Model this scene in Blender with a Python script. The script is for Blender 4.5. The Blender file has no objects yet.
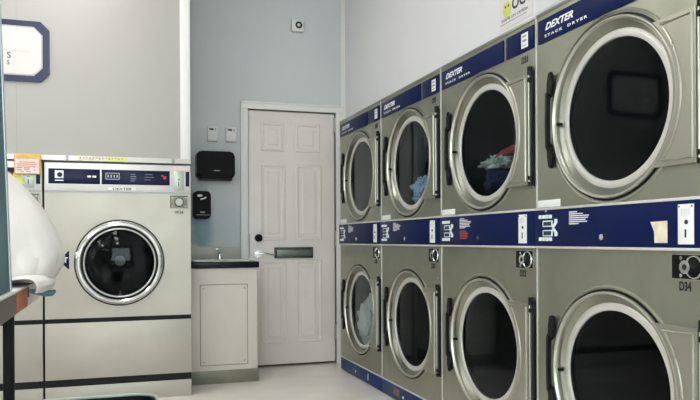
import bpy, bmesh, math, random
from mathutils import Vector, Matrix, noise
random.seed(7)
C = bpy.context.scene.collection
PI = math.pi
D = 1.65        # x of the dryer fronts
YB = 5.541      # back wall
YW = 4.718      # washer fronts
R = 1.767       # right wall above the dryers
H = 3.15        # ceiling

# ------------------------------------------------------------ materials
def mat(name, col, rough=.5, metal=0., coat=0., bump=0., bscale=40., var=0., vscale=3., spec=.5, emis=None, estr=0., stretch=None, rvar=0.):
    m = bpy.data.materials.new(name); m.use_nodes = True
    nt = m.node_tree; b = nt.nodes['Principled BSDF']
    b.inputs['Base Color'].default_value = (*col, 1)
    b.inputs['Roughness'].default_value = rough
    b.inputs['Metallic'].default_value = metal
    b.inputs['Coat Weight'].default_value = coat
    b.inputs['Specular IOR Level'].default_value = spec
    if emis:
        b.inputs['Emission Color'].default_value = (*emis, 1); b.inputs['Emission Strength'].default_value = estr
    tc = nt.nodes.new('ShaderNodeTexCoord'); mp = nt.nodes.new('ShaderNodeMapping')
    nt.links.new(tc.outputs['Object'], mp.inputs['Vector'])
    if stretch: mp.inputs['Scale'].default_value = stretch
    def noi(scale, detail=4):
        n = nt.nodes.new('ShaderNodeTexNoise'); n.inputs['Scale'].default_value = scale; n.inputs['Detail'].default_value = detail
        nt.links.new(mp.outputs['Vector'], n.inputs['Vector']); return n
    if var:
        n = noi(vscale, 6); r = nt.nodes.new('ShaderNodeValToRGB')
        r.color_ramp.elements[0].position = .3; r.color_ramp.elements[1].position = .7
        r.color_ramp.elements[0].color = (*[c*(1-var) for c in col], 1)
        r.color_ramp.elements[1].color = (*[min(1, c*(1+var)) for c in col], 1)
        nt.links.new(n.outputs['Fac'], r.inputs['Fac']); nt.links.new(r.outputs['Color'], b.inputs['Base Color'])
    if rvar:
        n = noi(vscale*1.7, 6); mr = nt.nodes.new('ShaderNodeMapRange')
        mr.inputs['From Min'].default_value = .3; mr.inputs['From Max'].default_value = .7
        mr.inputs['To Min'].default_value = rough-rvar; mr.inputs['To Max'].default_value = rough+rvar
        nt.links.new(n.outputs['Fac'], mr.inputs['Value']); nt.links.new(mr.outputs['Result'], b.inputs['Roughness'])
    if bump:
        n = noi(bscale); bp = nt.nodes.new('ShaderNodeBump'); bp.inputs['Strength'].default_value = bump; bp.inputs['Distance'].default_value = .01
        nt.links.new(n.outputs['Fac'], bp.inputs['Height']); nt.links.new(bp.outputs['Normal'], b.inputs['Normal'])
    return m

def glass_mat(name, tint, gloss=.06, rough=.03, glosscol=(.9, .95, 1)):
    m = bpy.data.materials.new(name); m.use_nodes = True; nt = m.node_tree; nt.nodes.clear()
    o = nt.nodes.new('ShaderNodeOutputMaterial'); mx = nt.nodes.new('ShaderNodeMixShader')
    t = nt.nodes.new('ShaderNodeBsdfTransparent'); t.inputs['Color'].default_value = (*tint, 1)
    g = nt.nodes.new('ShaderNodeBsdfGlossy'); g.inputs['Roughness'].default_value = rough; g.inputs['Color'].default_value = (*glosscol, 1)
    lw = nt.nodes.new('ShaderNodeLayerWeight')
    pw = nt.nodes.new('ShaderNodeMath'); pw.operation = 'POWER'; pw.inputs[1].default_value = 5
    ma = nt.nodes.new('ShaderNodeMath'); ma.operation = 'MULTIPLY_ADD'; ma.inputs[1].default_value = .9; ma.inputs[2].default_value = .04*gloss
    nt.links.new(lw.outputs['Facing'], pw.inputs[0]); nt.links.new(pw.outputs[0], ma.inputs[0]); nt.links.new(ma.outputs[0], mx.inputs[0])
    nt.links.new(t.outputs[0], mx.inputs[1]); nt.links.new(g.outputs[0], mx.inputs[2]); nt.links.new(mx.outputs[0], o.inputs['Surface'])
    return m

M = dict(
    steel=mat('dryer_steel', (.345, .355, .285), .37, .85, bump=.06, bscale=22, var=.13, vscale=4, rvar=.06),
    door_steel=mat('door_steel', (.44, .45, .385), .34, .95, var=.04, vscale=6, rvar=.04),
    washer_steel=mat('washer_steel', (.49, .475, .42), .48, .6, bump=.03, bscale=30, var=.05, vscale=4, rvar=.05),
    pale_metal=mat('pale_metal', (.66, .66, .64), .38, .35, var=.04, vscale=9),
    dull_metal=mat('dull_metal', (.36, .36, .34), .45, .8, var=.1, vscale=12),
    chrome=mat('chrome', (.82, .84, .84), .12, 1.),
    navy=mat('navy_panel', (.003, .0095, .062), .4, spec=.12, var=.12, vscale=3),
    deep_navy=mat('deep_navy_panel', (.004, .007, .035), .3, spec=.2),
    toe_blue=mat('toe_blue', (.008, .030, .12), .4, spec=.2, var=.25, vscale=5),
    black=mat('black_rubber', (.008, .008, .010), .45, spec=.2),
    soft_black=mat('soft_black', (.005, .005, .006), .5, spec=.12),
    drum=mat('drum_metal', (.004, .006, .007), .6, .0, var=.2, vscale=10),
    print_white=mat('print_white', (.85, .87, .92), .5),
    print_black=mat('print_black', (.015, .015, .015), .5),
    print_red=mat('print_red', (.45, .03, .03), .5),
    print_dull_red=mat('print_dull_red', (.30, .05, .04), .5),
    key_white=mat('key_white', (.78, .86, .92), .45),
    display=mat('display_dark', (.02, .05, .05), .2),
    label_white=mat('label_white', (.80, .82, .80), .55),
    label_cream=mat('label_cream', (.72, .66, .52), .6, var=.15, vscale=30),
    label_yellow=mat('label_yellow', (.62, .42, .12), .55, var=.1, vscale=30),
    label_lime=mat('label_lime', (.70, .72, .18), .55),
    label_pink=mat('label_pink', (.72, .60, .56), .55, var=.08, vscale=40),
    wall_back=mat('paint_blue_grey', (.60, .63, .64), .55, bump=.03, bscale=90, var=.05, vscale=1.2),
    wall_stain=mat('wall_stain', (.20, .34, .40), .6, var=.3, vscale=9),
    wall_left=mat('paint_warm_grey', (.385, .375, .355), .5, bump=.02, bscale=60, var=.03, vscale=1.5),
    wall_right=mat('paint_white', (.78, .78, .79), .6, bump=.02, bscale=80, var=.015, vscale=2),
    ceiling=mat('ceiling_white', (.75, .75, .74), .8, bump=.05, bscale=60),
    floor=mat('floor_epoxy', (.84, .79, .74), .22, var=.03, vscale=3, rvar=.05, bump=.01, bscale=12),
    trim=mat('trim_white', (.80, .79, .77), .4, var=.02),
    door=mat('door_paint', (.78, .735, .695), .38, var=.03, vscale=5),
    cabinet=mat('cabinet_paint', (.68, .64, .58), .45, var=.04, vscale=5),
    kick=mat('kick_metal', (.22, .22, .17), .5, .3, var=.15, vscale=8),
    counter=mat('counter_navy', (.004, .005, .016), .25, spec=.2),
    splash=mat('splash_beige', (.50, .50, .44), .35, var=.05),
    white_plastic=mat('white_plastic', (.74, .74, .72), .4),
    fabric=mat('white_cotton', (.76, .74, .71), .85, bump=.35, bscale=11, var=.04, vscale=7),
    teal_cloth=mat('teal_cloth', (.12, .22, .25), .85, bump=.2, bscale=40, var=.2, vscale=15),
    blue_cloth=mat('blue_cloth', (.30, .47, .74), .9, bump=.3, bscale=40, var=.45, vscale=22),
    white_cloth=mat('white_cloth', (.80, .78, .74), .9, bump=.3, bscale=30, var=.08, vscale=8),
    dark_cloth=mat('dark_cloth', (.012, .02, .06), .9, bump=.3, bscale=30, var=.3, vscale=12),
    grey_cloth=mat('grey_cloth', (.50, .54, .54), .9, bump=.3, bscale=30, var=.5, vscale=30),
    red_cloth=mat('red_cloth', (.35, .07, .06), .9, var=.2),
    teal_metal=mat('teal_metal', (.10, .20, .235), .55, 0., spec=.08, var=.2, vscale=3),
    alu=mat('alu_edge', (.55, .62, .64), .3, .8),
    table_white=mat('table_white', (.74, .73, .72), .35),
    maroon=mat('maroon_edge', (.03, .008, .012), .35),
    orange=mat('orange_print', (.50, .13, .035), .5, var=.35, vscale=25),
    glass=glass_mat('dryer_glass', (.60, .65, .66), gloss=.30),
    washer_glass=glass_mat('washer_glass', (.45, .48, .48), gloss=.35),
    window_glass=glass_mat('window_glass', (.9, .95, .95), gloss=1.),
    mail=mat('mail_slot_metal', (.07, .085, .075), .4, .6, var=.2, vscale=30),
    bulb=mat('tube_light', (.9, .9, .9), .5, emis=(1, .985, .95), estr=11.0),
)

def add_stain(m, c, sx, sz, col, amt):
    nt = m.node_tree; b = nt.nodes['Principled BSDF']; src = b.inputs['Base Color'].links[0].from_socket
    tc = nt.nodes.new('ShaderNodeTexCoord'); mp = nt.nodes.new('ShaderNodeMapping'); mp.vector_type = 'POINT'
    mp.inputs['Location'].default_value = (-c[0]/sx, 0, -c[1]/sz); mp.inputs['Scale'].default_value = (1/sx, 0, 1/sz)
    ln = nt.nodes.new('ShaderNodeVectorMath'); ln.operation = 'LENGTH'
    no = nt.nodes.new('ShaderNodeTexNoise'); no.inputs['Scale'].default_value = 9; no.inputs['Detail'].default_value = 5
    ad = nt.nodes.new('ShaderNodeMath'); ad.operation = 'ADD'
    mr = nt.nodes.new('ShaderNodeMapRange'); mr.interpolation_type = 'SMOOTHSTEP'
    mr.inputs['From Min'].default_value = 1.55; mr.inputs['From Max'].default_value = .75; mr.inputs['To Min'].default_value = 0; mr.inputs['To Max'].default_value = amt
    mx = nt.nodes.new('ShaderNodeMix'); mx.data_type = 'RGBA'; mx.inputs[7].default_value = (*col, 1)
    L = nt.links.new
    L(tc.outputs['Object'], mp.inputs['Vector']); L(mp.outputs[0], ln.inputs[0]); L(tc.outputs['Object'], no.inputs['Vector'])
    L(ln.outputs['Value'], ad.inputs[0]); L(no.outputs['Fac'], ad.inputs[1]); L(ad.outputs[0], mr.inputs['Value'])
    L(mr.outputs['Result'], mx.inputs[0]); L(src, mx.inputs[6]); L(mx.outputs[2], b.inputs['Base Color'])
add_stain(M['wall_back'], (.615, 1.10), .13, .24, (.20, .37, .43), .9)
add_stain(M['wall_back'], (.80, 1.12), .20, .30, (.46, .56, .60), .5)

# ------------------------------------------------------------ mesh building
class MB:
    def __init__(s): s.bm = bmesh.new()
    def box(s, a, b, bev=0., seg=2):
        m = s.bm
        cx = [(p+q)/2 for p, q in zip(a, b)]; sz = [abs(q-p) for p, q in zip(a, b)]
        r = bmesh.ops.create_cube(m, size=1, matrix=Matrix.Translation(cx) @ Matrix.Diagonal((*sz, 1)))
        if bev:
            es = list({e for v in r['verts'] for e in v.link_edges})
            bmesh.ops.bevel(m, geom=es, offset=min(bev, min(sz)*.45), segments=seg, profile=.5, affect='EDGES')
        return s
    def cyl(s, p, q, r, n=24, r2=None):
        p, q = Vector(p), Vector(q); d = q-p
        mtx = Matrix.Translation((p+q)/2) @ d.to_track_quat('Z', 'Y').to_matrix().to_4x4()
        bmesh.ops.create_cone(s.bm, cap_ends=True, segments=n, radius1=r, radius2=r if r2 is None else r2, depth=d.length, matrix=mtx)
        return s
    def ball(s, c, r, sc=(1, 1, 1), n=20):
        bmesh.ops.create_uvsphere(s.bm, u_segments=n, v_segments=n//2, radius=r, matrix=Matrix.Translation(c) @ Matrix.Diagonal((*sc, 1)))
        return s
    def lathe(s, prof, c, axis='x', n=72, a0=0, a1=2*PI, ys=1.):
        """prof: (along, radius) pairs; axis x or -y or z"""
        full = abs(a1-a0-2*PI) < 1e-6; rings = []
        cnt = n if full else n+1
        for k in range(cnt):
            a = a0+(a1-a0)*k/n; ca, sa = math.cos(a), math.sin(a); row = []
            for t, r in prof:
                if axis == 'x': v = (c[0]+t, c[1]+r*ca*ys, c[2]+r*sa)
                elif axis == 'y': v = (c[0]+r*ca, c[1]+t, c[2]+r*sa)
                else: v = (c[0]+r*ca, c[1]+r*sa, c[2]+t)
                row.append(s.bm.verts.new(v))
            rings.append(row)
        for k in range(n):
            A = rings[k]; B = rings[(k+1) % cnt]
            for i in range(len(prof)-1):
                if prof[i][1] < 1e-6 and prof[i+1][1] < 1e-6: continue
                s.bm.faces.new((A[i], A[i+1], B[i+1], B[i]))
        bmesh.ops.remove_doubles(s.bm, verts=[v for r in rings for v in r], dist=1e-6)
        return s
    def prism(s, pts, h0, h1, plane='yz'):
        def V(a, b, h): return {'yz': (h, a, b), 'xz': (a, h, b), 'xy': (a, b, h)}[plane]
        A = [s.bm.verts.new(V(a, b, h0)) for a, b in pts]; B = [s.bm.verts.new(V(a, b, h1)) for a, b in pts]
        s.bm.faces.new(A); s.bm.faces.new(B[::-1]); n = len(pts)
        for i in range(n): s.bm.faces.new((A[i], B[i], B[(i+1) % n], A[(i+1) % n]))
        return s
    def tube(s, path, r, n=10, closed=False):
        P = [Vector(p) for p in path]; L = len(P); rings = []
        for i in range(L):
            a = P[i-1] if (i or closed) else P[i]; b = P[(i+1) % L] if (i < L-1 or closed) else P[i]
            t = (b-a).normalized(); up = Vector((0, 0, 1)) if abs(t.z) < .9 else Vector((1, 0, 0))
            u = t.cross(up).normalized(); w = u.cross(t)
            rr = r[i] if isinstance(r, (list, tuple)) else r
            rings.append([s.bm.verts.new(P[i]+(u*math.cos(2*PI*k/n)+w*math.sin(2*PI*k/n))*rr) for k in range(n)])
        for i in range(L if closed else L-1):
            A, B = rings[i], rings[(i+1) % L]
            for k in range(n): s.bm.faces.new((A[k], A[(k+1) % n], B[(k+1) % n], B[k]))
        if not closed: s.bm.faces.new(rings[0][::-1]); s.bm.faces.new(rings[-1])
        return s
    def holed(s, rect, c, r, h, plane='yz', n=72):
        """flat rect with one circular hole; rect=(a0,b0,a1,b1) on plane at height h"""
        a0, b0, a1, b1 = rect
        def V(a, b): return s.bm.verts.new({'yz': (h, a, b), 'xz': (a, h, b)}[plane])
        ang = [2*PI*k/n for k in range(n)]+[math.atan2(b-c[1], a-c[0]) % (2*PI) for a in (a0, a1) for b in (b0, b1)]
        ang = sorted(set(round(a, 6) for a in ang)); I, O = [], []
        for t in ang:
            ca, sa = math.cos(t), math.sin(t)
            k = min((( a1 if ca > 0 else a0)-c[0])/ca if abs(ca) > 1e-9 else 1e9, ((b1 if sa > 0 else b0)-c[1])/sa if abs(sa) > 1e-9 else 1e9)
            I.append(V(c[0]+r*ca, c[1]+r*sa)); O.append(V(c[0]+k*ca, c[1]+k*sa))
        L = len(ang)
        for i in range(L): s.bm.faces.new((I[i], O[i], O[(i+1) % L], I[(i+1) % L]))
        return s
    def build(s, name, m, parent=None, smooth=True, kind=None, label=None):
        bmesh.ops.recalc_face_normals(s.bm, faces=s.bm.faces)
        me = bpy.data.meshes.new(name); s.bm.to_mesh(me); s.bm.free()
        me.materials.append(M[m] if isinstance(m, str) else m)
        if smooth:
            me.polygons.foreach_set('use_smooth', [True]*len(me.polygons))
            try: me.set_sharp_from_angle(angle=math.radians(32))
            except Exception: pass
        o = bpy.data.objects.new(name, me); C.objects.link(o); o.parent = parent
        if kind: o['kind'] = kind
        if label: o['label'] = label
        return o

def text(name, body, size, m, parent, origin, xdir, zdir=(0, 0, 1), shear=0., bold=0., spacing=1., width=None, depth=.0004, align='LEFT', label=None):
    cu = bpy.data.curves.new(name, 'FONT'); cu.body = body; cu.size = size; cu.shear = shear; cu.offset = bold
    cu.space_character = spacing; cu.extrude = depth; cu.align_x = align; cu.resolution_u = 3
    t = bpy.data.objects.new('tmp', cu); C.objects.link(t)
    bpy.context.view_layer.update()
    me = bpy.data.meshes.new_from_object(t.evaluated_get(bpy.context.evaluated_depsgraph_get()))
    bpy.data.objects.remove(t); bpy.data.curves.remove(cu)
    X = Vector(xdir); Z = Vector(zdir); N = X.cross(Z)
    sx = 1.
    if width:
        xs = [v.co.x for v in me.vertices]; sx = width/(max(xs)-min(xs))
    for v in me.vertices:
        c = v.co.copy(); v.co = Vector(origin)+X*c.x*sx+Z*c.y+N*c.z
    me.materials.clear(); me.materials.append(M[m]); me.name = name
    o = bpy.data.objects.new(name, me); C.objects.link(o); o.parent = parent
    if label: o['label'] = label
    return o

def thing(name, label, cat, loc=(0, 0, 0), group=None):
    o = bpy.data.objects.new(name, None); C.objects.link(o); o.location = loc; o.empty_display_size = .1
    o['label'] = label; o['category'] = cat
    if group: o['group'] = group
    return o
def tag(o, label, cat, group=None):
    o['label'] = label; o['category'] = cat
    if group: o['group'] = group
    return o
def dup(o, parent=None):
    c = o.copy(); C.objects.link(c); c.parent = parent
    for ch in [x for x in list(C.objects) if x.parent == o]: dup(ch, c)
    return c
S = 'structure'

# ------------------------------------------------------------ room shell
XL, YF = -3.4, -3.2
MB().box((XL-.1, YF-.1, -.1), (3.0, YB+.1, 0)).build('floor', 'floor', kind=S)
MB().box((XL-.1, YF-.1, H), (3.0, YB+.1, H+.1)).build('ceiling', 'ceiling', kind=S)
# back wall (opening for the door)
w = MB(); w.box((XL, YB, 0), (.962, YB+.1, H)); w.box((1.70, YB, 0), (3.0, YB+.1, H)); w.box((.962, YB, 2.052), (1.70, YB+.1, H))
w.build('wall_back', 'wall_back', kind=S)
MB().box((.9, YB+.09, 0), (1.76, YB+.12, 2.1)).build('wall_behind_door', 'black', kind=S)
MB().box((R, YF, 1.945), (R+.1, YB, H)).build('wall_right', 'wall_right', kind=S)
w = MB(); w.box((R, 5.31, 0), (R+.1, YB, 1.95)); w.box((R, YF, 0), (R+.1, 1.60, 1.95))
w.build('wall_right_lower', 'wall_right', kind=S)
MB().box((2.9, YF, 0), (3.0, YB, H)).build('wall_service', 'wall_right', kind=S)
MB().box((XL-.1, YF, 0), (XL, YB, H)).build('wall_left', 'wall_right', kind=S)
M['dim'] = mat('far_wall', (.20, .19, .16), .7)
w = MB(); w.box((XL, YF-.1, 0), (3, YF, .9)); w.box((XL, YF-.1, 2.7), (3, YF, H)); w.box((XL, YF-.1, .9), (-2.9, YF, 2.7)); w.box((1.3, YF-.1, .9), (3, YF, 2.7))
w.build('wall_front', 'dim', kind=S)
g = MB().box((-2.9, YF-.05, .9), (1.3, YF-.044, 2.7)).build('window_1', 'window_glass', kind=S)
f = MB()
for x in (-2.9, -1.5, -.1, 1.26): f.box((x, YF-.08, .9), (x+.04, YF-.01, 2.7))
for z in (.9, 2.66): f.box((-2.9, YF-.08, z), (1.3, YF-.01, z+.04))
f.build('window_frame', 'alu', g)
# panelled bulkhead standing over the washers
YS = YW+.07
w = MB(); w.box((XL, YS, 1.40), (.40, YB, H))
w.build('wall_bulkhead', 'wall_left', kind=S)
s_ = MB()
for x in (-.599, -1.82, -3.04): s_.box((x-.0015, YS-.0012, 1.5), (x+.0015, YS+.001, H))
s_.build('trim_1', mat('seam_grey', (.33, .33, .32), .6), kind=S)
MB().box((.388, YS-.015, 1.53), (.452, YB, H), .004).build('trim_2', 'trim', kind=S)
# ledge over washers
o = MB().box((-1.4, YW-.012, 1.512), (.447, YS, 1.528), .002).box((-1.4, YW+.006, 1.528), (.447, YS, 1.546), .002).build('trim_3', 'pale_metal', kind=S)
# corner trim
c = MB(); c.box((R-.014, YB-.03, 1.94), (R, YB, H), .002); c.box((R-.030, YB-.012, 1.94), (R-.004, YB, H), .002); c.build('trim_4', 'trim', kind=S)
MB().box((1.738, YB-.003, 2.1), (1.743, YB+.001, H)).build('trim_5', 'dull_metal', kind=S)
# baseboard
MB().box((.965, YB-.006, 0), (.967, YB, .01)).build('baseboard_back', 'dull_metal', kind=S)
# ------------------------------------------------------------ door with casing
dr = MB().box((.974, YB+.012, .018), (1.683, YB+.052, 2.042), .003).build('door_1', 'door', kind=S)
def moulded(x0, x1, z0, z1, y, m, parent, name='door_panel'):
    b = MB(); bm = b.bm
    loops = [(0, .0), (.006, -.006), (.018, -.006), (.030, .006), (.038, .006), (.062, -.004)]
    rings = []
    for ins, dy in loops:
        rings.append([bm.verts.new((x, y+dy, z)) for x, z in ((x0+ins, z0+ins), (x1-ins, z0+ins), (x1-ins, z1-ins), (x0+ins, z1-ins))])
    for A, B in zip(rings, rings[1:]):
        for i in range(4): bm.faces.new((A[i], A[(i+1) % 4], B[(i+1) % 4], B[i]))
    bm.faces.new(rings[-1])
    return b.build(name, m, parent, smooth=False)
# slab face stands proud of mouldings slightly
for a in [(1.072, 1.262, 1.722, 1.952), (1.352, 1.560, 1.722, 1.952), (1.072, 1.272, 1.010, 1.620), (1.355, 1.572, 1.010, 1.620), (1.072, 1.280, .185, .850), (1.350, 1.572, .185, .850)]:
    moulded(*a, YB+.0105, 'door', dr)
k = MB(); k.cyl((1.050, YB+.012, 1.03), (1.050, YB-.012, 1.03), .030, 32).cyl((1.050, YB-.010, 1.03), (1.050, YB-.02, 1.03), .018, 24)
k.build('deadbolt', 'soft_black', dr)
l = MB(); l.cyl((1.047, YB+.012, .905), (1.047, YB-.004, .905), .034, 32).cyl((1.047, YB, .905), (1.047, YB-.055, .905), .014, 20)
l.tube([(1.047, YB-.050, .905), (1.075, YB-.056, .908), (1.11, YB-.055, .905), (1.145, YB-.048, .897), (1.165, YB-.045, .893)], [.013, .012, .010, .009, .008], 12)
l.build('lever_handle', 'chrome', dr)
l = MB(); x0, x1, z0, z1 = 1.177, 1.495, .867, .955; y = YB+.012
for a, b in [((x0, z0), (x1, z0+.017)), ((x0, z1-.017), (x1, z1)), ((x0, z0), (x0+.02, z1)), ((x1-.02, z0), (x1, z1))]:
    l.box((a[0], y-.016, a[1]), (b[0], y, b[1]), .003)
ms = l.build('mail_slot', 'mail', dr)
MB().box((x0+.02, y-.009, z0+.017), (x1-.02, y-.001, z1-.017), .003).build('slot_flap', mat('slot_flap', (.17, .20, .18), .4, .5), ms)
for z in (1.95, 1.02, .26):
    MB().box((1.676, YB+.004, z-.062), (1.690, YB+.013, z+.062), .001).cyl((1.687, YB+.001, z-.062), (1.687, YB+.001, z+.062), .007).build('hinge', 'dull_metal', dr)
MB().box((.976, YB+.0118, .875), (.984, YB+.013, 1.06)).build('latch_plate', 'dull_metal', dr)
cs = MB()
cs.box((.907, YB-.018, 0), (.968, YB, 2.104), .005); cs.box((1.690, YB-.018, 0), (1.745, YB, 2.104), .005); cs.box((.907, YB-.0185, 2.049), (1.745, YB, 2.106), .005)
cs.box((.907, YB-.026, 0), (.922, YB, 2.106), .004); cs.box((.907, YB-.026, 2.092), (1.745, YB, 2.108), .004)
cs.build('trim_6', 'trim', kind=S)

# ------------------------------------------------------------ ceiling lights
n_l = 0
for x in (-2.3, -.35):
    for y in (-2.0, 0.1, 2.1, 3.9):
        t = thing('ceiling_light', 'white fluorescent ceiling fixture', 'ceiling light', (x, y, H), 'ceiling lights')
        MB().box((-.17, -.64, -.06), (.17, .64, 0), .01).build('housing', 'white_plastic', t)
        MB().box((-.15, -.62, -.085), (.15, .62, -.06), .01).build('diffuser', 'bulb', t)
        t['label'] = 'white fluorescent ceiling fixture in the row %s, %s' % ('near the dryers' if x > -1 else 'near the left wall', {-2.0: 'closest to the window', .1: 'second from the window', 2.1: 'third from the window', 3.9: 'farthest from the window'}[y])

# ------------------------------------------------------------ stack dryers
W = .9146; HW = W/2
CZ = (.508, 1.473)
def rot_x():  # text directions on the dryer fronts: reading toward -y, facing -x
    return dict(xdir=(0, -1, 0))
def Yu(u): return HW-u
def plate(u0, u1, z0, z1, d, bev=.0015): return MB().box((-d, Yu(u1), z0), (0, Yu(u0), z1), bev)

def make_dryer():
    r = thing('stack_dryer', '', 'dryer', (D, 0, 0), 'stacked dryers along the right wall')
    b = MB(); e = .0012
    y0, y1 = -HW+e, HW-e
    b.holed((y0, .103, y1, .985), (0, CZ[0]), .304, 0); b.holed((y0, .985, y1, 1.935), (0, CZ[1]), .304, 0)
    bm = b.bm
    def quad(*p): bm.faces.new([bm.verts.new(q) for q in p])
    for y in (y0, y1): quad((0, y, .103), (0, y, 1.935), (1.05, y, 1.935), (1.05, y, .103))
    quad((0, y0, 1.935), (0, y1, 1.935), (1.05, y1, 1.935), (1.05, y0, 1.935))
    quad((0, y0, .103), (0, y1, .103), (1.05, y1, .103), (1.05, y0, .103))
    quad((1.05, y0, .103), (1.05, y1, .103), (1.05, y1, 1.935), (1.05, y0, 1.935))
    cb = b.build('cabinet', 'steel', r, smooth=False)
    # bright folded edge on the far side of each unit
    MB().box((-.004, HW-.006, .105), (0, HW-.001, 1.934)).build('edge_strip', 'pale_metal', cb)
    MB().box((-.003, -HW+e, 1.925), (0, HW-e, 1.9385), .001).build('top_lip', 'steel', cb)
    # toe kick
    tk = plate(.0012, W-.0012, .006, .100, -.012); tk.box((.012, -HW+e, .006), (1.0, HW-e, .1))
    tk = tk.build('toe_kick', 'toe_blue', r)
    MB().box((-.006, -HW+e, .098), (.012, HW-e, .106), .001).build('toe_trim', 'pale_metal', tk)
    MB().box((.009, -HW+e, 0), (.95, HW-e, .009)).build('foot_strip', 'black', tk)
    MB().box((-.0012, Yu(.64), .03), (.001, Yu(.63), .075)).build('toe_tab', 'print_white', tk)
    MB().box((-.0012, Yu(.37), .036), (.001, Yu(.355), .05)).build('toe_screw', 'print_white', tk)
    # header
    hp = plate(.024, .660, 1.811, 1.906, .006).build('header_panel', 'navy', r, label='navy header panel with white lettering')
    text('brand_lettering', 'DEXTER', .037, 'print_white', hp, (-.0062, Yu(.075), 1.857), shear=.35, bold=.0012, width=.185, **rot_x())
    text('model_lettering', 'STACK', .014, 'print_white', hp, (-.0062, Yu(.073), 1.829), spacing=1.5, bold=.0005, width=.120, **rot_x())
    text('model_lettering', 'DRYER', .014, 'print_white', hp, (-.0062, Yu(.225), 1.829), spacing=1.5, bold=.0005, width=.120, **rot_x())
    hp2 = plate(.686, .905, 1.811, 1.906, .006).build('header_panel', 'navy', r, label='small navy header panel with a white card')
    cd = plate(.812, .864, 1.826, 1.889, .0068, .0003).build('price_card', 'label_white', hp2)
    mk = MB()
    for zz, hh in ((1.872, .008), (1.852, .010), (1.835, .004)): mk.box((-.0071, Yu(.853), zz), (-.0066, Yu(.823), zz+hh))
    mk.build('card_print', 'dull_metal', cd)
    # middle control panel
    cp = plate(.0012, W-.0012, .980, 1.133, .010).build('control_panel', 'navy', r)
    tr = MB(); tr.box((-.014, -HW+e, 1.129), (0, HW-e, 1.138), .001); tr.box((-.014, -HW+e, .974), (0, HW-e, .983), .001); tr.build('panel_trim', 'pale_metal', cp)
    X0 = -.0100
    for zz in (1.094, 1.004):
        for i in range(4): MB().box((X0-.003, Yu(.052+i*.024), zz), (X0, Yu(.032+i*.024), zz+.015), .002).build('key', 'key_white', cp)
    for s, z in ((1, 1.050), (-1, 1.064)):
        MB().prism([(Yu(.142), z+s*.042), (Yu(.160), z+s*.040), (Yu(.160), z+s*.026), (Yu(.132), z+s*.002), (Yu(.124), z+s*.002), (Yu(.124), z+s*.012), (Yu(.140), z+s*.026)], X0, X0-.002).build('key_bracket', 'key_white', cp)
    for zz in (1.062, 1.024):
        d = MB().box((X0-.0025, Yu(.128), zz-.001), (X0, Yu(.060), zz+.024), .001).build('display', 'key_white', cp)
        MB().box((X0-.0032, Yu(.121), zz+.003), (X0-.002, Yu(.067), zz+.020)).build('screen', 'display', d)
    tx = MB()
    for i, L in enumerate((.05, .085, .12, .115, .10, .11, .06)): tx.box((X0-.0005, Yu(.235+L), 1.113-i*.0075), (X0, Yu(.235), 1.1165-i*.0075))
    tx.build('instruction_print', 'print_white', cp)
    cpn = MB().box((X0-.004, Yu(.856), .994), (X0, Yu(.793), 1.117), .002).build('coin_plate', 'label_white', cp)
    MB().box((X0-.0052, Yu(.828), 1.015), (X0-.004, Yu(.822), 1.04)).build('coin_slot', 'print_black', cp)
    MB().cyl((X0-.0052, Yu(.828), 1.062), (X0-.004, Yu(.828), 1.062), .007, 16).build('coin_button', 'print_black', cp)
    for q in (.799, .850): MB().cyl((X0-.0052, Yu(q), 1.110), (X0-.004, Yu(q), 1.110), .003, 10).build('plate_screw', 'print_black', cp)
    s = MB()
    for i in range(4): s.box((X0-.0046, Yu(.812+i*.010), 1.082), (X0-.0039, Yu(.808+i*.010), 1.103))
    s.build('coin_print', 'pale_metal', cp)
    MB().cyl((X0-.005, Yu(.43), 1.018), (X0+.001, Yu(.43), 1.018), .011, 20).build('panel_lock', 'chrome', cp)
    MB().cyl((X0-.003, Yu(.085), 1.126), (X0+.001, Yu(.085), 1.126), .006, 12).build('panel_screw', 'chrome', cp)
    # white label above band
    plate(.010, .165, 1.141, 1.170, .0014, .0003).build('paper_label', 'label_white', cb)
    # lock box beneath the band
    lb = plate(.7545, .8895, .8855, .9645, .003, .001).build('coin_box', 'steel_light', r, label='black recessed coin box lock with a pale frame')
    bx = plate(.757, .887, .888, .962, .0045, .006).build('box_face', 'soft_black', lb)
    lk = MB(); lk.cyl((-.017, Yu(.822), .925), (-.003, Yu(.822), .925), .021, 28); lk.lathe([(-.006, .036), (-.010, .0345), (-.010, .0315), (-.006, .030)], (0, Yu(.850), .925), n=28)
    for dz in (-.027, .027): lk.cyl((-.008, Yu(.798), .925+dz), (-.003, Yu(.798), .925+dz), .006, 12)
    lk.build('box_lock', 'chrome', lb)
    MB().cyl((-.0175, Yu(.822), .925), (-.0165, Yu(.822), .925), .009, 16).build('key_hole', 'print_black', lb)
    # screws
    for z in (.80, 1.205): MB().cyl((-.003, Yu(.86), z), (.001, Yu(.86), z), .006, 12).build('cabinet_screw', 'dull_metal', cb)
    # doors and drums
    for i, cz in enumerate(CZ):
        ring = MB().lathe([(0.001, .342), (-.004, .339), (-.0055, .335), (-.004, .331), (0.001, .329)], (0, 0, cz), ys=1.05).build('panel_ring', 'steel', cb)
        MB().lathe([(-.0005, .3265), (-.0015, .318), (-.0015, .312)], (0, 0, cz), ys=1.05).build('door_gasket', 'black', cb)
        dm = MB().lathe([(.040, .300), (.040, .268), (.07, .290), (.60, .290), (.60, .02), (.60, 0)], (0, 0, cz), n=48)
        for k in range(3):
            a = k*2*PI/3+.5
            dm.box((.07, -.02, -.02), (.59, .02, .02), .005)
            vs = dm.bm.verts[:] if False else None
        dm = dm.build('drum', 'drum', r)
        dl = 'round steel %s door with dark glass' % ('lower', 'upper')[i]
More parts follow.
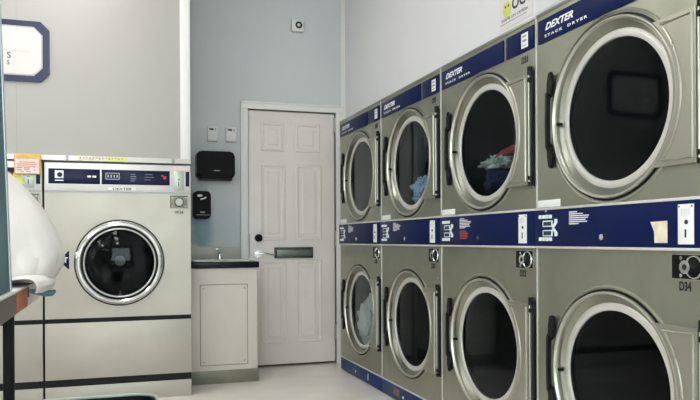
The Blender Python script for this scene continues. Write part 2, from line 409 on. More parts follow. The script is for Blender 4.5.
        d = MB().lathe([(-.004, .3075), (.022, .277), (.026, .274)], (0, 0, cz), ys=1.05).build('door', 'bowl_steel_shaded', r, label=dl)
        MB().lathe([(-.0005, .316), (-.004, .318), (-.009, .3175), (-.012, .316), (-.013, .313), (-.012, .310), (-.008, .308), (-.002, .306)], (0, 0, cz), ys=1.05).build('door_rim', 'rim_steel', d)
        MB().lathe([(.030, .281), (.020, .280), (.017, .276), (.0155, .264), (.018, .253), (.026, .2505)], (0, 0, cz-.003), ys=1.062).build('glass_ring', 'chrome_satin' if 'chrome_satin' in M else 'pale_metal', d)
        MB().lathe([(.023, .252), (.0228, .15), (.0226, 0)], (0, 0, cz-.003), ys=1.062).build('glass', 'glass', d)
        # hinge side plate
        zh = .233; rr = .3225
        a0 = math.asin(zh/rr)
        arc = [(-rr*1.05*math.cos(a), cz+rr*math.sin(a)) for a in [a0-2*a0*k/28 for k in range(29)]]
        hp_ = MB().prism(arc+[(-.416, cz-zh), (-.416, cz+zh)], 0, -.018)
        r2 = rr+.016; z2 = zh-.016; a2 = math.asin(z2/r2)
        path = [(-.0185, -r2*1.05*math.cos(a), cz+r2*math.sin(a)) for a in [a2-2*a2*k/28 for k in range(29)]]+[(-.0185, -.400, cz-z2), (-.0185, -.400, cz+z2)]
        hp_.tube(path, .005, 8, closed=True)
        hp_.build('hinge_plate', 'steel_light', d)
        hg = MB(); hg.cyl((-.014, -.4225, cz-.236), (-.014, -.4225, cz+.250), .004, 14)
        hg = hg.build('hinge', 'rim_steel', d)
        kb = MB().box((-.012, -.448, cz-.238), (0, -.433, cz+.245), .002)
        for z in (-.23, -.205, .205, .235, .252): kb.cyl((-.013, -.430, cz+z-.008), (-.013, -.430, cz+z+.008), .011, 16)
        kb.build('hinge_channel', 'black', d)
        # handle
        hh = .187; yc = .334
        pf = [(0, hh), (-.008, hh-.006), (-.024, hh-.040), (-.024, hh-.062), (-.034, hh-.082), (-.036, 0), (-.034, -hh+.082), (-.024, -hh+.062), (-.024, -hh+.040), (-.008, -hh+.006), (0, -hh),
              (0, -hh+.085), (-.016, -hh+.098), (-.018, 0), (-.016, hh-.098), (0, hh-.085)]
        hd = MB(); hd.prism([(x*.92, cz+.010+z) for x, z in pf], yc, yc+.013, 'xz')
        pass
        for sz in (-1, 1): hd.prism([(yc-.014, cz+.01+sz*(hh-.085)), (yc-.026, cz+.01+sz*(hh-.045)), (yc-.012, cz+.01+sz*(hh+.004)), (yc, cz+.01+sz*hh), (yc+.010, cz+.01+sz*(hh-.04)), (yc+.010, cz+.01+sz*(hh-.085))], -.012, -.026)
        hd.build('handle', 'black', d)
        MB().cyl((-.012, .298, cz-.01), (.008, .288, cz-.01), .006, 12).build('door_stud', 'soft_black', d)
    return r
M['steel_light'] = mat('hinge_steel', (.42, .42, .35), .35, .85, bump=.03, bscale=30, var=.05, vscale=5, rvar=.05)
M['bowl_steel_shaded'] = mat('bowl_steel_shaded', (.30, .31, .26), .33, .95, var=.10, vscale=5, rvar=.06)  # same steel, colour darkened to stand for the dark reflection in the bowl
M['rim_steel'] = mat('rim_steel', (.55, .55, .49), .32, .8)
M['chrome_satin'] = mat('satin_ring', (.62, .61, .56), .4, .3)

proto = make_dryer()
where = ['farthest stacked steel dryer, next to the door, white laundry in its lower drum',
         'second stacked steel dryer from the door, light blue cloth in its upper drum',
         'stacked steel dryer numbered D31 and D32, dark laundry in its upper drum',
         'nearest stacked steel dryer, numbered D34, torn cream label on its blue panel']
Yk = [5.292-k*W for k in range(4)]
dryers = []
for k in range(4):
    o = proto if k == 0 else dup(proto)
    dryers.append(o)
for k, o in enumerate(dryers):
    o.location = (D, Yk[k]-HW, 0); o['label'] = where[k]
    cb = [c for c in C.objects if c.parent == o and c.name.startswith('cabinet')][0]
    lo, up = 'D%d' % (28+2*k), 'D%d' % (27+2*k)
    text('number_lettering', lo, .039, 'print_black', cb, (-.0012, Yu(.784), .852), bold=.0012, width=.048, **rot_x())
    if k < 3: text('number_lettering', up, .039, 'print_black', cb, (-.0012, Yu(.805), 1.764), bold=.0012, width=.048, **rot_x())
def panel_of(k): return [c for c in C.objects if c.parent == dryers[k] and c.name.startswith('control_panel')][0]
tx = MB()
for i, L in enumerate((.07, .09, .08, .09, .075)): tx.box((-.0105, Yu(.235+L), 1.048-i*.0085), (-.010, Yu(.235), 1.054-i*.0085))
tx.build('red_print', 'print_dull_red', panel_of(2))
b = MB().prism([(Yu(.672), 1.066), (Yu(.746), 1.068), (Yu(.746), .998), (Yu(.690), .998), (Yu(.688), 1.035)], -.010, -.0108)
b.build('torn_label', 'label_cream', panel_of(3))
tk1 = [c for c in C.objects if c.parent == dryers[1] and c.name.startswith('toe_kick')][0]
MB().box((-.0012, Yu(.30), .030), (.001, Yu(.20), .078)).build('toe_sticker', mat('toe_sticker', (.16, .09, .08), .6, var=.5, vscale=40), tk1)

# ------------------------------------------------------------ laundry in drums
def lump(name, c, sc, m, seed, amp=.25, sub=4, freq=2.2):
    b = MB(); bmesh.ops.create_icosphere(b.bm, subdivisions=sub, radius=1)
    for v in b.bm.verts:
        p = v.co.copy(); d = 1+amp*noise.noise(p*freq+Vector((seed, 0, 0)))+amp*.5*noise.noise(p*freq*2.7+Vector((0, seed, 0)))-amp*.35*abs(noise.noise(p*freq*4+Vector((0, 0, seed))))
        v.co = Vector((p.x*sc[0]*d, p.y*sc[1]*d, max(p.z*d, -.75)*sc[2]))+Vector(c)
    bmesh.ops.recalc_face_normals(b.bm, faces=b.bm.faces)
    return b.build(name, m)
ycs = [y-HW for y in Yk]
tag(lump('towel', (D+.11, ycs[1]+.02, 1.305), (.055, .13, .085), 'blue_cloth', 3.1, .5), 'light blue cloth bunched inside the upper drum of the second dryer', 'towel')
tag(lump('sheet', (D+.125, ycs[0]+.075, .39), (.075, .20, .20), 'white_cloth', 8.3, .45), 'white sheet piled inside the lower drum of the farthest dryer', 'sheet')
t = tag(lump('laundry_pile', (D+.24, ycs[2]+.06, 1.285), (.17, .19, .10), 'dark_cloth', 5.5, .35), 'dark navy laundry heaped inside the upper drum of the third dryer', 'laundry')
tag(lump('cloth', (D+.13, ycs[2]+.09, 1.385), (.05, .10, .035), 'grey_cloth', 1.5, .8), 'pale patterned cloth lying on the dark laundry in the third upper drum', 'cloth')
tag(MB().tube([(D+.12, ycs[2]+.10, 1.40), (D+.13, ycs[2]+.04, 1.425), (D+.15, ycs[2]-.03, 1.445), (D+.17, ycs[2]-.09, 1.452)], [.012, .020, .020, .010], 10).build('red_sleeve', 'red_cloth'), 'dull red rolled sleeve sticking up from the laundry in the third upper drum', 'clothing')

M['coin_metal'] = mat('coin_metal', (.40, .40, .37), .4, .6)
# ------------------------------------------------------------ washers
def make_washer(label):
    r = thing('front_load_washer', label, 'washing machine', (.005, YW, 0), 'front load washers under the panelled wall')
    w = .441; top = 1.508
    b = MB()
    b.holed((-w, .530, w, 1.322), (0, .875), .232, 0, 'xz')
    bm = b.bm
    def quad(*p): bm.faces.new([bm.verts.new(q) for q in p])
    z0 = .0
    for x in (-w, w): quad((x, 0, z0), (x, 0, 1.40), (x, .78, 1.40), (x, .78, z0))
    quad((-w, .01, 1.40), (w, .01, 1.40), (w, .78, 1.40), (-w, .78, 1.40)); quad((-w, .78, 0), (w, .78, 0), (w, .78, 1.4), (-w, .78, 1.4))
    cb = b.build('cabinet', 'washer_steel', r, smooth=False)
    MB().box((-w, -.003, .152), (w, .02, .502), .002).build('service_panel', 'washer_steel', r)
    MB().box((-w, .004, .500), (w, .02, .532)).build('band', 'black', r, label='black band across the front')
    MB().box((-w, .004, .105), (w, .02, .154)).build('band', 'black', r, label='black band above the base')
    MB().box((-w, -.002, 0), (w, .02, .107), .002).build('base', 'washer_steel', r)
    cp = MB().box((-w, -.012, 1.324), (w, .06, 1.500), .006).build('control_panel', 'pale_metal', r)
    MB().box((-w, -.006, 1.316), (w, .01, 1.326)).build('panel_seam', 'dull_metal', cp)
    d = MB().box((-.417, -.0145, 1.369), (-.117, -.010, 1.462), .004).build('display', 'deep_navy', cp)
    lg = MB().box((-.380, -.0152, 1.402), (-.330, -.0145, 1.450), .004).build('logo', 'print_white', d)
    MB().cyl((-.352, -.0156, 1.424), (-.352, -.015, 1.424), .015, 20).build('logo_disc', 'deep_navy', d)
    MB().box((-.380, -.0152, 1.386), (-.330, -.0145, 1.392)).build('logo_line', 'print_white', d)
    lg = MB(); lg.box((-.192, -.0152, 1.410), (-.170, -.0145, 1.422), .003); lg.box((-.162, -.0152, 1.410), (-.140, -.0145, 1.422), .003); lg.build('button', 'print_white', d)
    d = MB().box((-.108, -.0145, 1.369), (.308, -.010, 1.462), .004).build('display', 'deep_navy', cp)
    lg = MB(); x0, x1, z0, z1 = -.085, .0, 1.400, 1.442
    for a in [(x0, z0, x1, z0+.004), (x0, z1-.004, x1, z1), (x0, z0, x0+.004, z1), (x1-.004, z0, x1, z1)]: lg.box((a[0], -.0155, a[1]), (a[2], -.0145, a[3]))
    for i in range(4): lg.box((x0+.012+i*.018, -.0152, 1.412), (x0+.020+i*.018, -.0145, 1.430))
    lg.build('readout_frame', mat('readout', (.35, .42, .55), .4), d)
    lg = MB()
    for i, L in enumerate((.03, .035, .035, .028)): lg.box((.065, -.0152, 1.432-i*.014), (.065+L, -.0145, 1.438-i*.014))
    for i, L in enumerate((.05, .055, .035)): lg.box((.152, -.0152, 1.434-i*.017), (.152+L, -.0145, 1.438-i*.017))
    lg.build('panel_print', mat('panel_print', (.14, .17, .25), .5), d)
    MB().box((.255, -.0152, 1.425), (.270, -.0145, 1.436)).box((.268, -.0152, 1.408), (.286, -.0145, 1.428)).build('red_mark', 'print_red', d)
    bg = MB().box((-.070, -.006, 1.333), (.098, -.0125, 1.352), .002).build('badge', 'label_white', cp)
    text('brand_lettering', 'DEXTER', .018, 'print_black', bg, (-.045, -.0128, 1.336), (1, 0, 0), shear=.25, bold=.0004, width=.115)
    cn = MB().box((.333, -.0145, 1.338), (.398, -.011, 1.462), .002).build('coin_plate', mat('coin_plate', (.42, .46, .41), .35, .5), cp)
    MB().box((.362, -.0155, 1.365), (.367, -.0145, 1.392)).box((.358, -.0155, 1.405), (.372, -.0145, 1.41)).build('coin_slot', 'print_black', cn)
    MB().box((.408, -.0145, 1.364), (.432, -.011, 1.460), .003).build('blue_strip', 'deep_navy', cp)
    MB().box((.315, -.0135, 1.468), (.437, -.011, 1.496)).build('pink_label', 'label_pink', cp)
    lb = MB().box((.308, -.006, 1.220), (.427, .002, 1.307), .002).build('coin_box', 'washer_steel', r)
    bf = MB().box((.314, -.0068, 1.226), (.420, -.004, 1.302), .002).build('box_face', 'kick', lb)
    e = MB(); e.box((.311, -.0085, 1.299), (.424, -.005, 1.304)); e.box((.311, -.0085, 1.224), (.315, -.005, 1.304)); e.lathe([(-.009, .030), (-.009, .025), (-.006, .025)], (.367, 0, 1.263), 'y', 28); e.build('box_outline', 'print_black', lb)
    e = MB(); e.cyl((.367, -.005, 1.263), (.367, -.016, 1.263), .023, 24)
    for sx in (-1, 1):
        for sz in (-1, 1): e.cyl((.367+sx*.042, -.005, 1.263+sz*.028), (.367+sx*.042, -.009, 1.263+sz*.028), .006, 12)
    e.build('box_lock', 'coin_metal', lb)
    # door
    dr = MB().lathe([(.004, .262), (-.018, .266), (-.034, .260), (-.044, .250), (-.046, .240), (-.038, .230), (-.030, .224)], (0, 0, .875), 'y').build('door', 'chrome', r)
    MB().lathe([(.001, .272), (-.006, .273), (-.012, .270), (-.014, .262), (-.004, .258)], (0, 0, .875), 'y').build('outer_gasket', 'black', dr)
    MB().lathe([(-.030, .230), (-.041, .227), (-.041, .221), (-.030, .219)], (0, 0, .875), 'y').build('inner_gasket', 'black', dr)
    MB().lathe([(-.030, .220), (-.040, .218), (-.042, .2145), (-.040, .211), (-.024, .209)], (0, 0, .875), 'y').build('inner_ring', 'pale_metal', dr)
    MB().lathe([(-.026, .211), (-.034, .19), (-.044, .15), (-.052, .10), (-.056, .05), (-.057, 0)], (0, 0, .875), 'y').build('glass', 'washer_glass', dr)
    MB().box((-.262, -.050, .905), (-.240, -.030, .945), .004).build('door_latch', 'chrome', dr)
    dm = MB().lathe([(.002, .232), (.03, .225), (.05, .26), (.45, .26), (.47, .22), (.45, .10), (.44, 0)], (0, 0, .875), 'y')
    dm = dm.build('drum', 'drum', r)
    MB().cyl((0, .445, .875), (0, .41, .875), .035, 24).build('hub', 'dull_metal', dm)
    ve = MB()
    for k in range(3):
        a = k*2*PI/3-PI/2; ca, sa = math.cos(a), math.sin(a)
        ve.prism([(ca*.262-sa*.02, .875+sa*.262+ca*.02), (ca*.262+sa*.02, .875+sa*.262-ca*.02), (ca*.20, .875+sa*.20)], .06, .44, 'xz')
    ve.build('drum_vane', 'dull_metal', dm)
    return r
w1 = make_washer('large steel front load washer numbered W34 with round chrome door, beside the sink')
w2 = dup(w1); w2.location.x = .005-.895
w2['label'] = 'steel washer at the left edge, mostly hidden behind the white laundry sack'
text('number_lettering', 'W34', .030, 'print_black', [c for c in C.objects if c.parent == w1 and c.name.startswith('cabinet')][0], (.340, -.0008, 1.186), (1, 0, 0), bold=.0006, width=.055)
MB().box((-.452, YW+.01, .0), (-.437, YW+.5, 1.50)).build('washer_gap_shade', 'black', kind=S)  # black strip painting the shade in the gap between the washers
st = MB().prism([(-.355+.002, .892), (-.300, .952), (-.296, .952), (-.296, .840), (-.302, .838)], YW-.0005, YW-.002, 'xz').build('sticker', 'deep_navy')
tag(st, 'navy sticker with a white T on the washer front, left of the round door', 'sticker')
text('sticker_mark', 'T', .045, 'print_white', st, (-.330, YW-.0021, .880), (1, 0, 0), bold=.001)
# yellow notices on neighbour washer
nt_ = tag(MB().box((-.600, YW-.045, 1.420), (-.452, YW-.0165, 1.545), .004).build('notice', 'label_yellow'), 'yellow backed notice with red print on the left washer control panel', 'notice')
MB().box((-.592, YW-.0465, 1.425), (-.462, YW-.044, 1.512)).build('notice_sheet', 'label_pink', nt_)
q = MB()
for i, (a, L) in enumerate(((-.57, .09), (-.585, .11), (-.58, .10))): q.box((a, YW-.0472, 1.490-i*.012), (a+L, YW-.0464, 1.494-i*.012))
for a, L, z in ((-.585, .03, 1.455), (-.545, .035, 1.455), (-.585, .025, 1.443), (-.545, .03, 1.445)): q.box((a, YW-.0472, z), (a+L, YW-.0464, z+.005))
q.build('notice_print', mat('notice_red', (.55, .15, .12), .6), nt_)
q = MB()
for a, L, z in ((-.565, .02, 1.432), (-.535, .03, 1.432), (-.492, .010, 1.440), (-.490, .006, 1.458)): q.box((a, YW-.0472, z), (a+L, YW-.0464, z+.007))
q.build('notice_print', 'dull_metal', nt_)
tag(MB().prism([(-.610, 1.42), (-.585, 1.47), (-.560, 1.40), (-.545, 1.36), (-.600, 1.36)], YW-.013, YW-.016, 'xz').build('slip', 'label_lime'), 'lime green slip of paper beside the yellow notice, above the laundry sack', 'paper')
# strip label on ledge
sl = tag(MB().box((-.242, YW-.014, 1.516), (-.07, YW-.0119, 1.545)).build('ledge_label', 'label_cream'), 'long printed label, half pale and half yellow, on the ledge above the washer', 'label')
MB().box((-.07, YW-.0142, 1.514), (.05, YW-.0119, 1.543)).build('yellow_half', 'label_lime', sl)
q = MB()
for i in range(14): q.box((-.232+i*.019, YW-.0146, 1.524+.003*(i % 3)), (-.232+i*.019+.010, YW-.0139, 1.536))
q.build('label_print', 'dull_metal', sl)
for x in (-.305, .335):
    tag(MB().box((x-.008, YW-.02, 1.508), (x+.008, YW-.004, 1.545), .002).build('ledge_clip', 'dull_metal'), 'small grey clip on the ledge at the %s' % ('left end of the printed label' if x < 0 else 'right end above the coin plate'), 'clip')

# octagonal sign
cx, hx, cz_, hz_ = -.690, .282, 2.190, .188
def octo(hx, hz, c): return [(cx+a, cz_+b) for a, b in ((-hx+c, -hz), (hx-c, -hz), (hx, -hz+c), (hx, hz-c), (hx-c, hz), (-hx+c, hz), (-hx, hz-c), (-hx, -hz+c))]
YG = YS
sg = thing('wall_sign', 'white octagonal sign with a navy border on the panelled wall', 'sign', (0, 0, 0))
MB().prism(octo(hx, hz_, .052), YG-.014, YG-.001, 'xz').build('border', 'deep_navy2', sg) if 'deep_navy2' in M else MB().prism(octo(hx, hz_, .052), YG-.014, YG-.001, 'xz').build('border', mat('sign_navy', (.008, .012, .055), .35), sg)
face = MB().prism(octo(hx-.040, hz_-.036, .050), YG-.017, YG-.013, 'xz').build('face', mat('sign_white', (.62, .595, .575), .35), sg)
fr = MB(); fr.tube([(a, YG-.017, b) for a, b in octo(hx-.045, hz_-.041, .048)], .0025, 6, closed=True); fr.build('face_outline', mat('outline_grey', (.35, .38, .42), .5), face)
MB().box((cx-.16, YG-.0178, 2.186), (cx+.17, YG-.0168, 2.188)).build('rule_line', 'dull_metal', face)
text('sign_lettering', 'S', .052, 'print_black', face, (-.650, YG-.0172, 2.140), (1, 0, 0), bold=.0005)
text('sign_lettering', 'S', .036, 'print_black', face, (-.650, YG-.0172, 2.100), (1, 0, 0), bold=.0005)

# ------------------------------------------------------------ items on back wall
def thermostat(x, label):
    t = thing('thermostat', label, 'thermostat', (x, YB, 1.838), 'thermostats above the towel dispenser')
    MB().box((-.041, -.030, -.055), (.041, -.001, .056), .005).build('housing', 'white_plastic', t)
    MB().box((-.026, -.0315, .026), (.006, -.029, .040)).build('screen', 'print_black', t)
    MB().box((.016, -.0315, .022), (.025, -.029, .042)).build('switch', 'dull_metal', t)
    MB().box((-.036, -.024, -.060), (.036, -.003, -.054)).build('underside', 'dull_metal', t)
    return t
thermostat(.691, 'left one of two small white thermostats above the black towel dispenser')
thermostat(.834, 'right one of two small white thermostats, beside the door casing')
def rbox(x0, x1, z0, z1, y0, y1, r, n=6):
    pts = []
    for cx_, cz2, a in ((x1-r, z1-r, 0), (x0+r, z1-r, PI/2), (x0+r, z0+r, PI), (x1-r, z0+r, 1.5*PI)):
        for k in range(n+1): t_ = a+PI/2*k/n; pts.append((cx_+r*math.cos(t_), cz2+r*math.sin(t_)))
    b = MB().prism(pts, y0, y1, 'xz'); return b
t = thing('towel_dispenser', 'wide black paper towel dispenser on the blue grey wall', 'towel dispenser', (0, 0, 0))
b = rbox(.560, .846, 1.484, 1.690, YB-.13, YB-.001, .035)
bmesh.ops.bevel(b.bm, geom=[e for e in b.bm.edges if all(v.co.y < YB-.1 for v in e.verts)], offset=.02, segments=3, affect='EDGES')
b.build('cover', 'soft_black', t)
MB().box((.58, YB-.10, 1.472), (.83, YB-.02, 1.486), .004).build('outlet', 'print_black', t)
MB().box((.685, YB-.1315, 1.540), (.730, YB-.1295, 1.546)).build('badge', 'dull_metal', t)
MB().box((.559, YB-.10, 1.52), (.562, YB-.04, 1.655), .001).build('side_window', mat('smoke', (.10, .12, .13), .2), t)
t = thing('soap_dispenser', 'narrow black soap dispenser mounted under the towel dispenser', 'soap dispenser', (0, 0, 0))
b = rbox(.538, .665, 1.176, 1.388, YB-.11, YB-.001, .030)
bmesh.ops.bevel(b.bm, geom=[e for e in b.bm.edges if all(v.co.y < YB-.1 for v in e.verts)], offset=.018, segments=3, affect='EDGES')
b.build('cover', 'soft_black', t)
s1 = MB().prism([(.560, 1.350), (.572, 1.362), (.600, 1.358), (.600, 1.348), (.575, 1.342)], YB-.1115, YB-.1095, 'xz')
s1.prism([(.585, 1.318), (.625, 1.330), (.632, 1.342), (.622, 1.344), (.612, 1.336), (.588, 1.330)], YB-.1115, YB-.1095, 'xz').build('torn_sticker', 'label_white', t)
MB().box((.585, YB-.1115, 1.222), (.618, YB-.1095, 1.232), .0005).build('badge', 'dull_metal', t)
MB().box((.55, YB-.1125, 1.205), (.653, YB-.108, 1.208)).build('push_seam', 'dull_metal', t)
t = thing('alarm_sounder', 'small white alarm box with a round dark lens high on the back wall', 'alarm', (1.367, YB, 2.733))
MB().box((-.050, -.045, -.052), (.048, -.001, .050), .008).build('housing', 'white_plastic', t)
MB().lathe([(-.0455, .028), (-.050, .026), (-.050, .016), (-.046, .013)], (.008, 0, .000), 'y', 28).build('sounder_ring', 'print_black', t)

# ------------------------------------------------------------ sink cabinet
YC = 5.033
t = thing('sink_cabinet', 'cream sink cabinet with a screwed access panel between washer and door', 'cabinet', (0, 0, 0))
MB().box((.462, YC+.004, .09), (.942, YC+.024, .815), .002).box((.462, YC+.01, .09), (.48, YB-.028, .815)).box((.924, YC+.01, .09), (.942, YB-.028, .815), .002).box((.47, YC+.01, .09), (.93, YB-.03, .11)).build('body', 'cabinet', t)
MB().box((.462, YC, 0), (.950, YB-.03, .093), .002).build('kick_board', 'kick', t)
ap = MB().box((.541, YC-.005, .134), (.868, YC+.005, .697), .002).build('access_panel', 'cabinet', t)
gp = MB(); 
for a in ((.536, .129, .541, .702), (.868, .129, .873, .702), (.536, .697, .873, .702), (.536, .129, .873, .134)): gp.box((a[0], YC+.0025, a[1]), (a[2], YC+.0045, a[3]))
gp.build('panel_gap', 'kick', t)
for x in (.562, .848):
    for z in (.157, .672): MB().cyl((x, YC-.008, z), (x, YC-.004, z), .006, 12).build('screw', 'dull_metal', ap)
ct = thing('sink_counter', 'navy edged sink countertop on the cream cabinet', 'countertop', (0, 0, 0))
cm = MB()
cm.box((.462, YC-.015, .818), (.955, YC+.09, .860), .004); cm.box((.462, YB-.12, .818), (.906, YB, .860), .004); cm.box((.462, YC+.09, .818), (.53, YB-.12, .860)); cm.box((.88, YC+.09, .818), (.906, YB-.12, .860)); cm.box((.906, YC+.09, .818), (.955, YB-.028, .860), .003)
cm.build('worktop', 'counter', ct)
MB().box((.462, YB-.014, .860), (.905, YB-.001, .965), .003).build('backsplash', 'splash', ct)
bs = MB().box((.52, YC+.08, .70), (.89, YB-.11, .705)); 
for a in (((.52, YC+.08, .70), (.53, YB-.11, .862)), ((.88, YC+.08, .70), (.89, YB-.11, .862)), ((.52, YC+.08, .70), (.89, YC+.09, .862)), ((.52, YB-.12, .70), (.89, YB-.11, .862))): bs.box(*a)
bs.tube([(.515, YC+.075, .862), (.895, YC+.075, .862), (.895, YB-.105, .862), (.515, YB-.105, .862)], .005, 8, closed=True)
bs.build('basin', 'chrome', ct)
fa = thing('faucet', 'small chrome faucet with cross handle at the back of the sink', 'faucet', (.735, YB-.065, .8605))
MB().cyl((0, 0, 0), (0, 0, .012), .026).cyl((0, 0, .01), (0, 0, .065), .015, 16, .012).build('faucet_body', 'chrome', fa)
MB().tube([(0, 0, .05), (0, -.03, .07), (0, -.07, .068), (0, -.095, .05)], .010, 10).build('spout', 'chrome', fa)
MB().cyl((0, 0, .065), (0, 0, .085), .007).box((-.030, -.005, .082), (.030, .005, .090), .003).box((-.005, -.030, .082), (.005, .030, .090), .003).build('cross_handle', 'chrome', fa)

# ------------------------------------------------------------ posters on right wall
PX = R-.0006
p = tag(MB().box((PX-.002, 2.755, 2.020), (PX, 3.035, 2.300)).build('camera_notice', mat('notice_white', (.78, .75, .75), .4)), 'white camera notice with a yellow smiling face above the dryers', 'notice')
MB().lathe([(-.003, 0), (-.0032, .038)], (PX, 2.968, 2.108), 'x', 32).build('yellow_face', 'label_lime', p)
e = MB(); e.cyl((PX-.004, 2.980, 2.122), (PX-.003, 2.980, 2.122), .006, 12).cyl((PX-.004, 2.955, 2.122), (PX-.003, 2.955, 2.122), .006, 12); e.build('face_eyes', 'print_black', p)
text('notice_lettering', "YOU'RE ON CAMERA", .020, 'print_black', p, (PX-.0022, 3.022, 2.056), (0, -1, 0), width=.235)
text('notice_lettering', "OC", .075, 'print_black', p, (PX-.0022, 2.925, 2.092), (0, -1, 0), bold=.002, width=.115)
MB().box((PX-.0026, 2.80, 2.043), (PX-.0018, 3.032, 2.045)).build('rule_line', 'print_black', p)
p = tag(MB().box((PX-.002, 2.40, 2.012), (PX, 2.722, 2.300)).build('paper_notice', mat('notice_white_2', (.76, .75, .77), .4)), 'plain white paper notice right of the smiling camera notice', 'notice')
MB().box((PX-.0026, 2.43, 2.06), (PX-.0018, 2.70, 2.062)).box((PX-.0026, 2.43, 2.09), (PX-.0018, 2.70, 2.092)).build('notice_print', 'pale_metal', p)

# ------------------------------------------------------------ folding table, sack, metal panel
TX, TY0, TY1, TZ = -.343, 1.9, 3.95, .84
t = thing('folding_table', 'white topped folding table with black legs at the left edge', 'table', (0, 0, 0))
MB().box((-1.35, TY0, TZ-.010), (TX, TY1, TZ), .003).build('tabletop', 'table_white', t)
ap = MB().box((TX-.03, TY0+.02, TZ-.085), (TX-.004, TY1-.02, TZ-.010), .002).build('apron', 'table_white', t)
MB().box((TX-.006, TY0+.1, TZ-.083), (TX-.001, 2.715, TZ-.012)).build('apron_facing', 'maroon', ap, label='dark maroon facing')
MB().box((TX-.006, 2.735, TZ-.083), (TX-.002, 3.06, TZ-.010)).build('apron_facing', 'orange', ap, label='orange brown facing')
MB().box((TX-.006, 3.06, TZ-.050), (TX-.0015, 3.10, TZ-.010)).build('apron_bracket', 'print_black', ap)
MB().box((-1.33, TY0+.02, TZ-.085), (-1.30, TY1-.02, TZ-.010)).build('apron', 'table_white', t)
for x, y in ((TX-.038, 2.67), (-1.33, 2.66), (-1.33, 3.85)):
    MB().box((x, y, 0), (x+.034, y+.030, TZ-.084), .003).build('leg', 'soft_black', t)
MB().box((TX-.048, 2.05, 0), (TX-.008, 2.09, TZ-.084), .003).build('leg', 'soft_black', t)
t = thing('metal_partition', 'teal tinted sheet metal panel with a bright edge rising from the table', 'partition', (0, 0, 0))
MB().box((TX-.055, 1.95, TZ+.001), (TX-.016, 2.665, 2.75), .003).build('sheet_panel', 'teal_metal', t)
MB().box((TX-.050, 2.665, TZ+.001), (TX-.012, 2.690, 2.75), .004).build('edge_strip', 'alu', t)

for ch in [c for c in C.objects if c.parent == t]:   # the panel leans slightly to the left
    for v in ch.data.vertices: v.co.x += .003-.032*(v.co.z-TZ)

# laundry sack: lofted soft body
def sack():
    b = MB(); rows = []
    #        z, right edge x, left edge x, y centre, y half
    prof = [(.842, -.300, -.80, 3.24, .20), (.850, -.262, -.83, 3.24, .23), (.868, -.248, -.85, 3.24, .245), (.905, -.222, -.86, 3.24, .25), (.950, -.217, -.86, 3.24, .25), (.99, -.228, -.85, 3.24, .25),
            (1.05, -.252, -.83, 3.24, .24), (1.12, -.290, -.81, 3.24, .23), (1.19, -.333, -.79, 3.24, .21), (1.25, -.380, -.77, 3.24, .19), (1.31, -.438, -.74, 3.24, .16), (1.355, -.495, -.70, 3.24, .11), (1.375, -.53, -.65, 3.24, .05)]
    n = 72
    for z, xr, xl, yc, hy in prof:
        cx_, hx_ = (xr+xl)/2, (xr-xl)/2; row = []
        for k in range(n):
            a = 2*PI*k/n; ca, sa = math.cos(a), math.sin(a)
            sx_ = abs(ca)**.8*(1 if ca > 0 else -1); sy_ = abs(sa)**.8*(1 if sa > 0 else -1)
            p = Vector((cx_+hx_*sx_, yc+hy*sy_, z))
            w_ = .010*noise.noise(p*9)+.014*noise.noise(Vector((p.x*5+2*p.z, p.y*5, p.z*2.5)))
            w_ -= .016*max(0, 1-abs(noise.noise(Vector((p.x*7+p.z*6, p.y*6, p.z*5-p.x*4))))*7)*(1.25 if z < 1.05 else .4)
            f_ = 1.0 if z > .87 else .3
            row.append(b.bm.verts.new(p+Vector((ca, sa, .3))*w_*f_))
        rows.append(row)
    for A, B in zip(rows, rows[1:]):
        for k in range(n): b.bm.faces.new((A[k], A[(k+1) % n], B[(k+1) % n], B[k]))
    b.bm.faces.new(rows[0][::-1]); b.bm.faces.new(rows[-1])
    return b
o = sack().build('laundry_sack', 'fabric'); sm = o.modifiers.new('s', 'SUBSURF'); sm.levels = 1; sm.render_levels = 1
tag(o, 'large bulging white laundry sack leaning on the table at the left', 'laundry sack')
# folded flap over the table edge, with a teal lining
b = MB(); rows = []
for i in range(17):
    u = i/16; y = 2.86+.44*u; row = []; e_ = math.sin(PI*min(1, max(0, .12+u*.8)))**.4
    for j, (dx, z) in enumerate([(-.20, .850), (-.12, .868), (-.05, .876), (0, .880), (.035, .876), (.060, .862), (.072, .843), (.066, .824), (.050, .812)]):
        q_ = noise.noise(Vector((u*6, j*.8, 2.2)))
        row.append(b.bm.verts.new((-.335+dx*e_+.022*u*(j > 2)+.008*q_, y, z+.007*q_)))
    rows.append(row)
for A, B in zip(rows, rows[1:]):
    for k in range(8): b.bm.faces.new((A[k], A[k+1], B[k+1], B[k]))
fl = b.build('sack_flap', 'fabric', o); m_ = fl.modifiers.new('t', 'SOLIDIFY'); m_.thickness = .008; m_ = fl.modifiers.new('s', 'SUBSURF'); m_.levels = m_.render_levels = 1
fl.visible_camera = True
b = MB(); b.tube([(-.322, 2.95, .822), (-.30, 3.0, .814), (-.278, 3.06, .806), (-.265, 3.14, .800), (-.262, 3.22, .802)], [.008, .012, .014, .012, .008], 12)
b.build('teal_lining', 'teal_cloth', o)

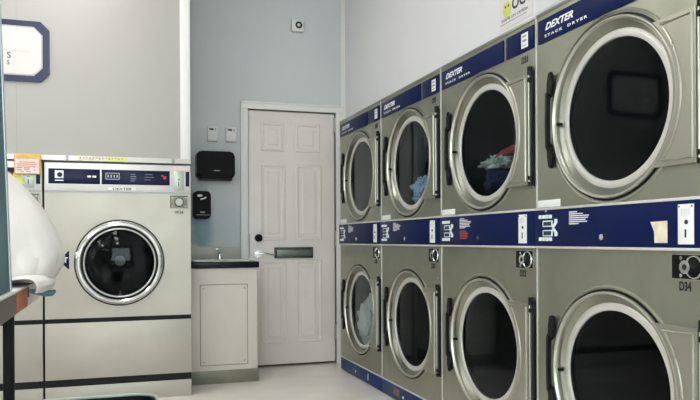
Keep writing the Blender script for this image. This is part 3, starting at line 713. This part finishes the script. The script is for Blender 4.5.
# black tub at the bottom edge
t = thing('laundry_tub', 'black plastic laundry tub with a pale rim at the bottom edge', 'tub', (-.10, 2.465, 0))
def rr(hx, hy, r, n=8):
    return [(cx_+r*math.cos(a+PI/2*k/n), cy_+r*math.sin(a+PI/2*k/n)) for cx_, cy_, a in ((hx-r, hy-r, 0), (-hx+r, hy-r, PI/2), (-hx+r, -hy+r, PI), (hx-r, -hy+r, 1.5*PI)) for k in range(n+1)]
b = MB(); rows = []
for hx_, hy_, z in ((.0, .0, .002), (.17, .15, .002), (.20, .18, .02), (.222, .212, .452), (.214, .204, .452), (.19, .17, .03), (.0, .0, .03)):
    pts = rr(max(hx_, .001), max(hy_, .001), min(.08, max(hx_, .001)*.9, max(hy_, .001)*.9)); rows.append([b.bm.verts.new((x, y, z)) for x, y in pts])
for A, B in zip(rows, rows[1:]):
    L = len(A)
    for k in range(L): b.bm.faces.new((A[k], A[(k+1) % L], B[(k+1) % L], B[k]))
b.build('tub_body', 'soft_black', t)
b = MB(); b.tube([(x, y, .455) for x, y in rr(.224, .214, .08)], .006, 8, closed=True); b.build('rim', mat('rim_pale', (.35, .42, .38), .35), t)

# ------------------------------------------------------------ lights
def area(name, loc, rot, sx, sy, power, col):
    l = bpy.data.lights.new(name, 'AREA'); l.shape = 'RECTANGLE'; l.size = sx; l.size_y = sy; l.energy = power; l.color = col
    o = bpy.data.objects.new(name, l); o.location = loc; o.rotation_euler = rot; C.objects.link(o); return o
area('window_daylight', (-.8, YF-.15, 1.8), (PI/2, 0, 0), 4.2, 1.8, 110, (.98, .98, .97))
wd = bpy.data.worlds.new('world'); bpy.context.scene.world = wd; wd.use_nodes = True
wd.node_tree.nodes['Background'].inputs[0].default_value = (.75, .85, 1, 1); wd.node_tree.nodes['Background'].inputs[1].default_value = 1.0

# ------------------------------------------------------------ camera
cam = bpy.data.cameras.new('camera'); cam.sensor_width = 36; cam.lens = 706.35/700*36
cam.shift_y = (239.59-200)/700; cam.clip_start = .05
co = bpy.data.objects.new('camera', cam); C.objects.link(co)
co.matrix_world = Matrix.Translation((0, 0, 1.0136)) @ Matrix.Rotation(-.3159, 4, 'Z') @ Matrix.Rotation(PI/2, 4, 'X') @ Matrix.Rotation(-.0049, 4, 'Z')
sc = bpy.context.scene; sc.camera = co
sc.view_settings.view_transform = 'Standard'; sc.view_settings.look = 'None'; sc.view_settings.gamma = 1; sc.view_settings.use_curve_mapping = False
sc.view_settings.exposure = 0.45
sc.cycles.use_denoising = True
sc.cycles.max_bounces = 10; sc.cycles.transparent_max_bounces = 12
